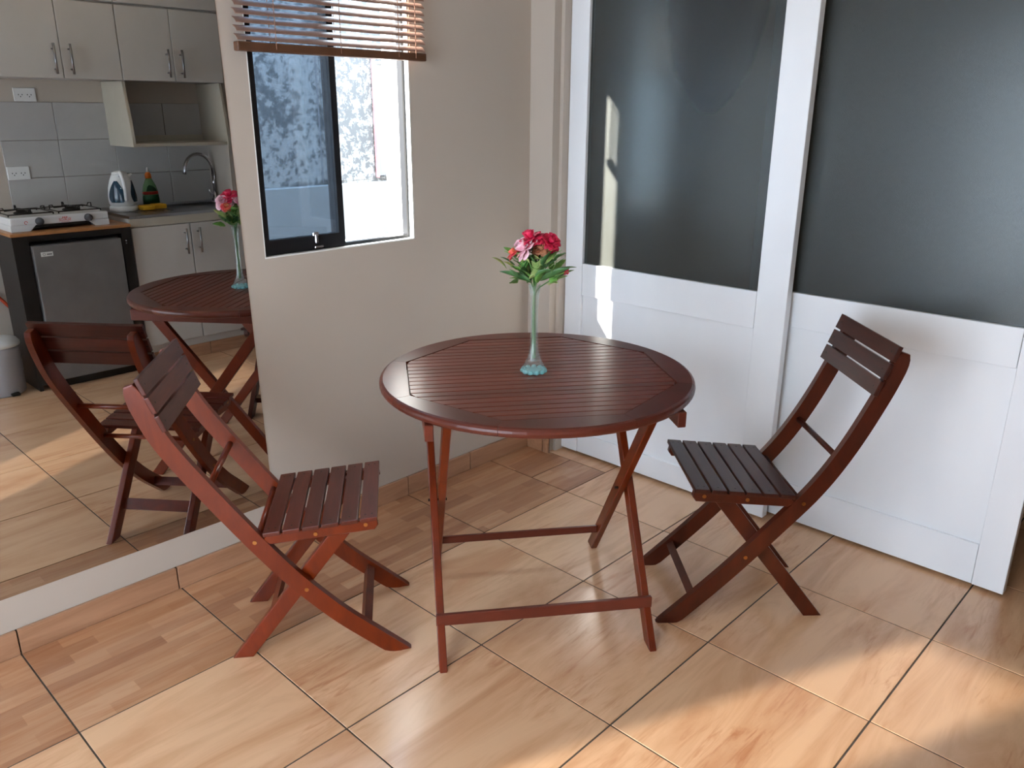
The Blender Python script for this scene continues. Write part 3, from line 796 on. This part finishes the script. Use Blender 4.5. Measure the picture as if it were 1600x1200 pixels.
# faucet
fc = tag(empty('faucet', (2.80, 2.10, .857)), 'chrome gooseneck faucet over the sink', 'faucet')
bm = bmesh.new(); addlathe(bm, [(.022, 0), (.022, .012), (.015, .018), (.015, .05), (.010, .056)], 20); link('faucet_base', bm, M['chrome'], fc, smooth=True)
pts = [(0, 0, .05), (0, 0, .20)] + [(0-.02*math.sin(a)*0, -.09+.09*math.cos(a), .19+.10*math.sin(a)) for a in [PI*i/12 for i in range(13)]] + [(0, -.185, .172)]
tube('spout', pts, .0105, M['chrome'], fc, 12)
bm = bmesh.new(); addtube(bm, [(0, -.010, .03), (-.02, -.035, .04), (-.03, -.050, .075)], [.007, .006, .004], 8); link('lever', bm, M['chrome'], fc, smooth=True)
# kettle
ke = tag(empty('electric_kettle', (2.62, 1.452, zt)), 'white electric kettle with dark blue windows beside the stove', 'kettle')
bm = bmesh.new(); addlathe(bm, [(.072, 0), (.076, .006), (.076, .022), (.070, .030)], 32); link('power_base', bm, M['plastic_white'], ke, smooth=True)
bm = bmesh.new(); addlathe(bm, [(.066, .031), (.073, .045), (.074, .08), (.068, .13), (.056, .17), (.045, .195), (.040, .203)], 32); link('kettle_body', bm, M['plastic_white'], ke, smooth=True)
bm = bmesh.new(); addlathe(bm, [(.041, .203), (.040, .212), (.025, .218), (.008, .222)], 24); link('kettle_lid', bm, M['plastic_white'], ke, smooth=True)
for a0 in (PI-.95, PI+.80):
    bm = bmesh.new(); rows = []
    for i in range(9):
        t = i/8; z = .052+.118*t; r = [.0745, .0755, .0752, .0735, .0710, .0685, .0655, .0620, .0580][i]+.0008
        hw = .80*math.sin(PI*(.14+.80*t))**.6*(1-.45*t)
        rows.append([bm.verts.new((r*math.cos(a0+hw*s), r*math.sin(a0+hw*s), z)) for s in (-1, -.5, 0, .5, 1)])
    for a, b in zip(rows, rows[1:]):
        for j in range(4): bm.faces.new((a[j], a[j+1], b[j+1], b[j]))
    link('water_window', bm, M['kettle_blue'], ke, smooth=True)
hp = [Vector((-.050, -.022, .200)), Vector((-.082, -.026, .215)), Vector((-.098, -.022, .180)), Vector((-.096, -.016, .120)), Vector((-.078, -.010, .062))]
tube('kettle_handle', spline(hp, 5), .0105, M['plastic_white'], ke)
bm = bmesh.new(); addprism(bm, [(.02, .190), (.065, .206), (.070, .200), (.040, .176)], 'x', -.012, .012, .002, 1); link('spout', bm, M['plastic_white'], ke)
# dish soap
so_ = tag(empty('dish_soap_bottle', (2.72, 1.655, zt)), 'green dish soap bottle with an orange cap behind the sponge', 'bottle')
def oval(bm, prof, ky=.6, seg=24):
    addlathe(bm, prof, seg)
    for v in bm.verts: v.co.x *= ky
bm = bmesh.new(); oval(bm, [(.044, 0), (.048, .006), (.048, .05), (.045, .09), (.036, .125), (.024, .150), (.016, .165)]); link('bottle_body', bm, M['soap'], so_, smooth=True)
bm = bmesh.new(); addlathe(bm, [(.018, .165), (.018, .188), (.012, .196), (.010, .200)], 16); link('cap', bm, M['orange'], so_, smooth=True)
bm = bmesh.new(); addlathe(bm, [(.008, .200), (.006, .222), (.003, .228)], 12); link('nozzle', bm, M['plastic_white'], so_, smooth=True)
bm = bmesh.new(); oval(bm, [(.0486, .008), (.0488, .05), (.0468, .066), (.0464, .070)], .605); link('label', bm, M['soap_label'], so_, smooth=True)
bm = bmesh.new(); oval(bm, [(.0462, .072), (.0455, .086), (.0448, .090)], .612); link('label_band', bm, M['red_print'], so_, smooth=True)
bm = bmesh.new(); addprism(bm, [(-.034, .092), (.028, .092), (.022, .108), (.006, .122), (-.014, .128), (-.026, .118)], 'x', -.029, -.0285)
link('label_crest', bm, M['soap_label'], so_)
# sponges
for y, x, lb in ((1.555, 2.56, 'yellow sponge on the drainer, next to the kettle'), (1.635, 2.585, 'yellow sponge on the drainer, in front of the soap bottle')):
    s_ = box('sponge', -.035, .035, -.036, .036, 0, .026, M['sponge'], None, .006, 2); s_.location = (x, y, zt+.003); tag(s_, lb, 'sponge')
# black stand with pine board and stove
st = tag(empty('fridge_stand', (0, 0, 0)), 'black panel stand with a pine top around the mini fridge', 'stand')
box('board', 2.300, 2.845, .765, 1.352, .806, .822, M['pine'], st, .003)
box('side_panel', 2.312, 2.60, .772, .790, .002, .806, M['black'], st); box('side_panel', 2.312, 2.84, 1.334, 1.351, .002, .806, M['black'], st)
box('front_panel', 2.312, 2.328, .790, .845, .03, .806, M['black'], st); box('front_panel', 2.312, 2.328, 1.300, 1.334, .03, .806, M['black'], st)
box('top_strip', 2.316, 2.336, .845, 1.300, .775, .806, M['black'], st)
bm = bmesh.new(); 
for z in (.735, .722): addtube(bm, [(2.312, 1.318, z), (2.308, 1.318, z)], .004, 8)
link('screw', bm, M['chrome'], st)
fr = tag(empty('mini_fridge', (0, 0, 0)), 'silver mini fridge inside the black stand', 'fridge')
box('fridge_body', 2.345, 2.80, .855, 1.292, .03, .765, M['black'], fr, .004)
box('fridge_door', 2.292, 2.343, .852, 1.288, .045, .755, M['fridge'], fr, .006, 2)
box('fridge_base', 2.32, 2.75, .86, 1.285, .002, .044, M['black'], fr)
stk = box('sticker', 2.2908, 2.2918, .885, .942, .700, .722, M['label_white'], fr)
bm = bmesh.new()
for i in range(5): addbox(bm, 2.2902, 2.2908, .9135+.0048*i, .917+.0048*i, .707, .713)
for i in range(14):
    a = 2*PI*i/14; addbox(bm, 2.2902, 2.2908, .900+.006*math.cos(a)-.001, .900+.006*math.cos(a)+.001, .711+.006*math.sin(a)-.001, .711+.006*math.sin(a)+.001)
link('sticker_print', bm, M['ink'], fr)
# gas stove
gs = tag(empty('gas_stove', (2.555, 1.030, .822)), 'white two-burner table gas stove on the pine board', 'stove')
bm = bmesh.new(); addbox(bm, -.190, .19, -.237, .237, .028, .070, .008, 2)
for y0, y1 in ((-.237, -.150), (.165, .237)): addprism(bm, [(y0 if y0 < 0 else y0-.03, .030), (y1 if y0 > 0 else y1+.03, .030), (y1, .0), (y0, .0)], 'x', -.188, .185)
link('stove_body', bm, M['enamel'], gs)
box('underside', -.17, .17, -.15, .165, .012, .028, M['black'], gs)
for y in (-.103, .133):
    bm = bmesh.new(); addtube(bm, [(-.190, y, .046), (-.207, y, .046)], [.020, .018], 20); link('knob', bm, M['knob'], gs, smooth=True)
def burner(y):
    bm = bmesh.new(); addlathe(bm, [(.042, .070), (.045, .075), (.038, .080), (.030, .081), (.030, .088), (.022, .091)], 24, (0, y, 0)); link('burner', bm, M['iron'], gs, smooth=True)
    bm = bmesh.new(); r = .0032; z = .080; zt_ = .098
    sq = [(-.13, y-.105, z), (.13, y-.105, z), (.13, y+.105, z), (-.13, y+.105, z)]
    for a, b in zip(sq, sq[1:]+sq[:1]): addtube(bm, [a, b], r, 6)
    for q in sq: addtube(bm, [q, (q[0], q[1], .069)], r, 6)
    for dx, dy in ((-1, 0), (1, 0), (0, -1), (0, 1)):
        ex, ey = .13*dx, .105*dy
        addtube(bm, [(ex, y+ey, z), (ex, y+ey, zt_+.004), (ex*.86, y+ey*.86, zt_+.004), (ex*.80, y+ey*.8, zt_-.010), (ex*.22, y+ey*.22, zt_-.006)], r, 6)
    link('pan_support', bm, M['iron'], gs)
burner(-.118); burner(.118)
def text(name, body, size, mat, parent, loc, rot):
    cu = bpy.data.curves.new(name, 'FONT'); cu.body = body; cu.size = size; cu.extrude = .0003; cu.align_x = 'CENTER'; cu.align_y = 'CENTER'
    o = bpy.data.objects.new(name+'_src', cu); COL.objects.link(o); bpy.context.view_layer.update()
    me = bpy.data.meshes.new_from_object(o.evaluated_get(bpy.context.evaluated_depsgraph_get())); bpy.data.objects.remove(o)
    me.materials.clear(); me.materials.append(mat); r = bpy.data.objects.new(name, me); COL.objects.link(r); r.parent = parent
    r.location = loc; r.rotation_euler = rot; return r
text('printed_name', 'SURGE', .020, M['red_print'], gs, (-.1905, .018, .044), (PI/2, 0, -PI/2))
bm = bmesh.new()
for i in range(3): addprism(bm, [(.010+.009*i-.004, .053), (.010+.009*i+.004, .053), (.010+.009*i+.001, .062)], 'x', -.1908, -.190)
addbox(bm, -.1908, -.190, -.002, .040, .032, .0335); addlathe_pts = None
for i in range(12):
    a = 2*PI*i/12*.85; addbox(bm, -.1908, -.190, -.165+.007*math.cos(a)-.0014, -.165+.007*math.cos(a)+.0014, .043+.007*math.sin(a)-.0014, .043+.007*math.sin(a)+.0014)
link('printed_emblem', bm, M['red_print'], gs)
# bin
bn = tag(empty('waste_bin', (2.44, .630, 0)), 'light grey round pedal bin beside the fridge stand', 'bin')
bm = bmesh.new(); addlathe(bm, [(.105, .002), (.112, .012), (.118, .24), (.119, .255)], 36); link('bin_body', bm, M['grey_bin'], bn, smooth=True)
bm = bmesh.new(); addlathe(bm, [(.121, .256), (.121, .268), (.110, .285), (.06, .293), (.01, .295)], 36); link('bin_lid', bm, M['plastic_white'], bn, smooth=True)
box('pedal', -.135, -.100, .01, .05, .008, .020, M['black'], bn, .003)
hs = tube('gas_hose', spline([(2.866, .70, .50), (2.86, .78, .44), (2.84, .86, .33), (2.84, .93, .28)], 6), .009, M['hose'])
tag(hs, 'orange gas hose on the wall behind the waste bin', 'hose')

# ---------------------------------------------------------------- ceiling lamp
lp = tag(empty('ceiling_lamp', (1.95, 1.15, ZC)), 'small warm ceiling bulb in the middle of the kitchen side', 'lamp')
bm = bmesh.new(); addlathe(bm, [(.05, 0), (.05, -.02), (.025, -.03), (.025, -.055)], 24); link('lamp_holder', bm, M['plastic_white'], lp, smooth=True)
mb = N('warm_bulb'); mb.b.inputs['Emission Color'].default_value = (1, .72, .42, 1); mb.b.inputs['Emission Strength'].default_value = 40
bm = bmesh.new(); bmesh.ops.create_uvsphere(bm, u_segments=20, v_segments=12, radius=.032, matrix=Matrix.Translation((0, 0, -.085))); link('bulb', bm, mb.m, lp, smooth=True)
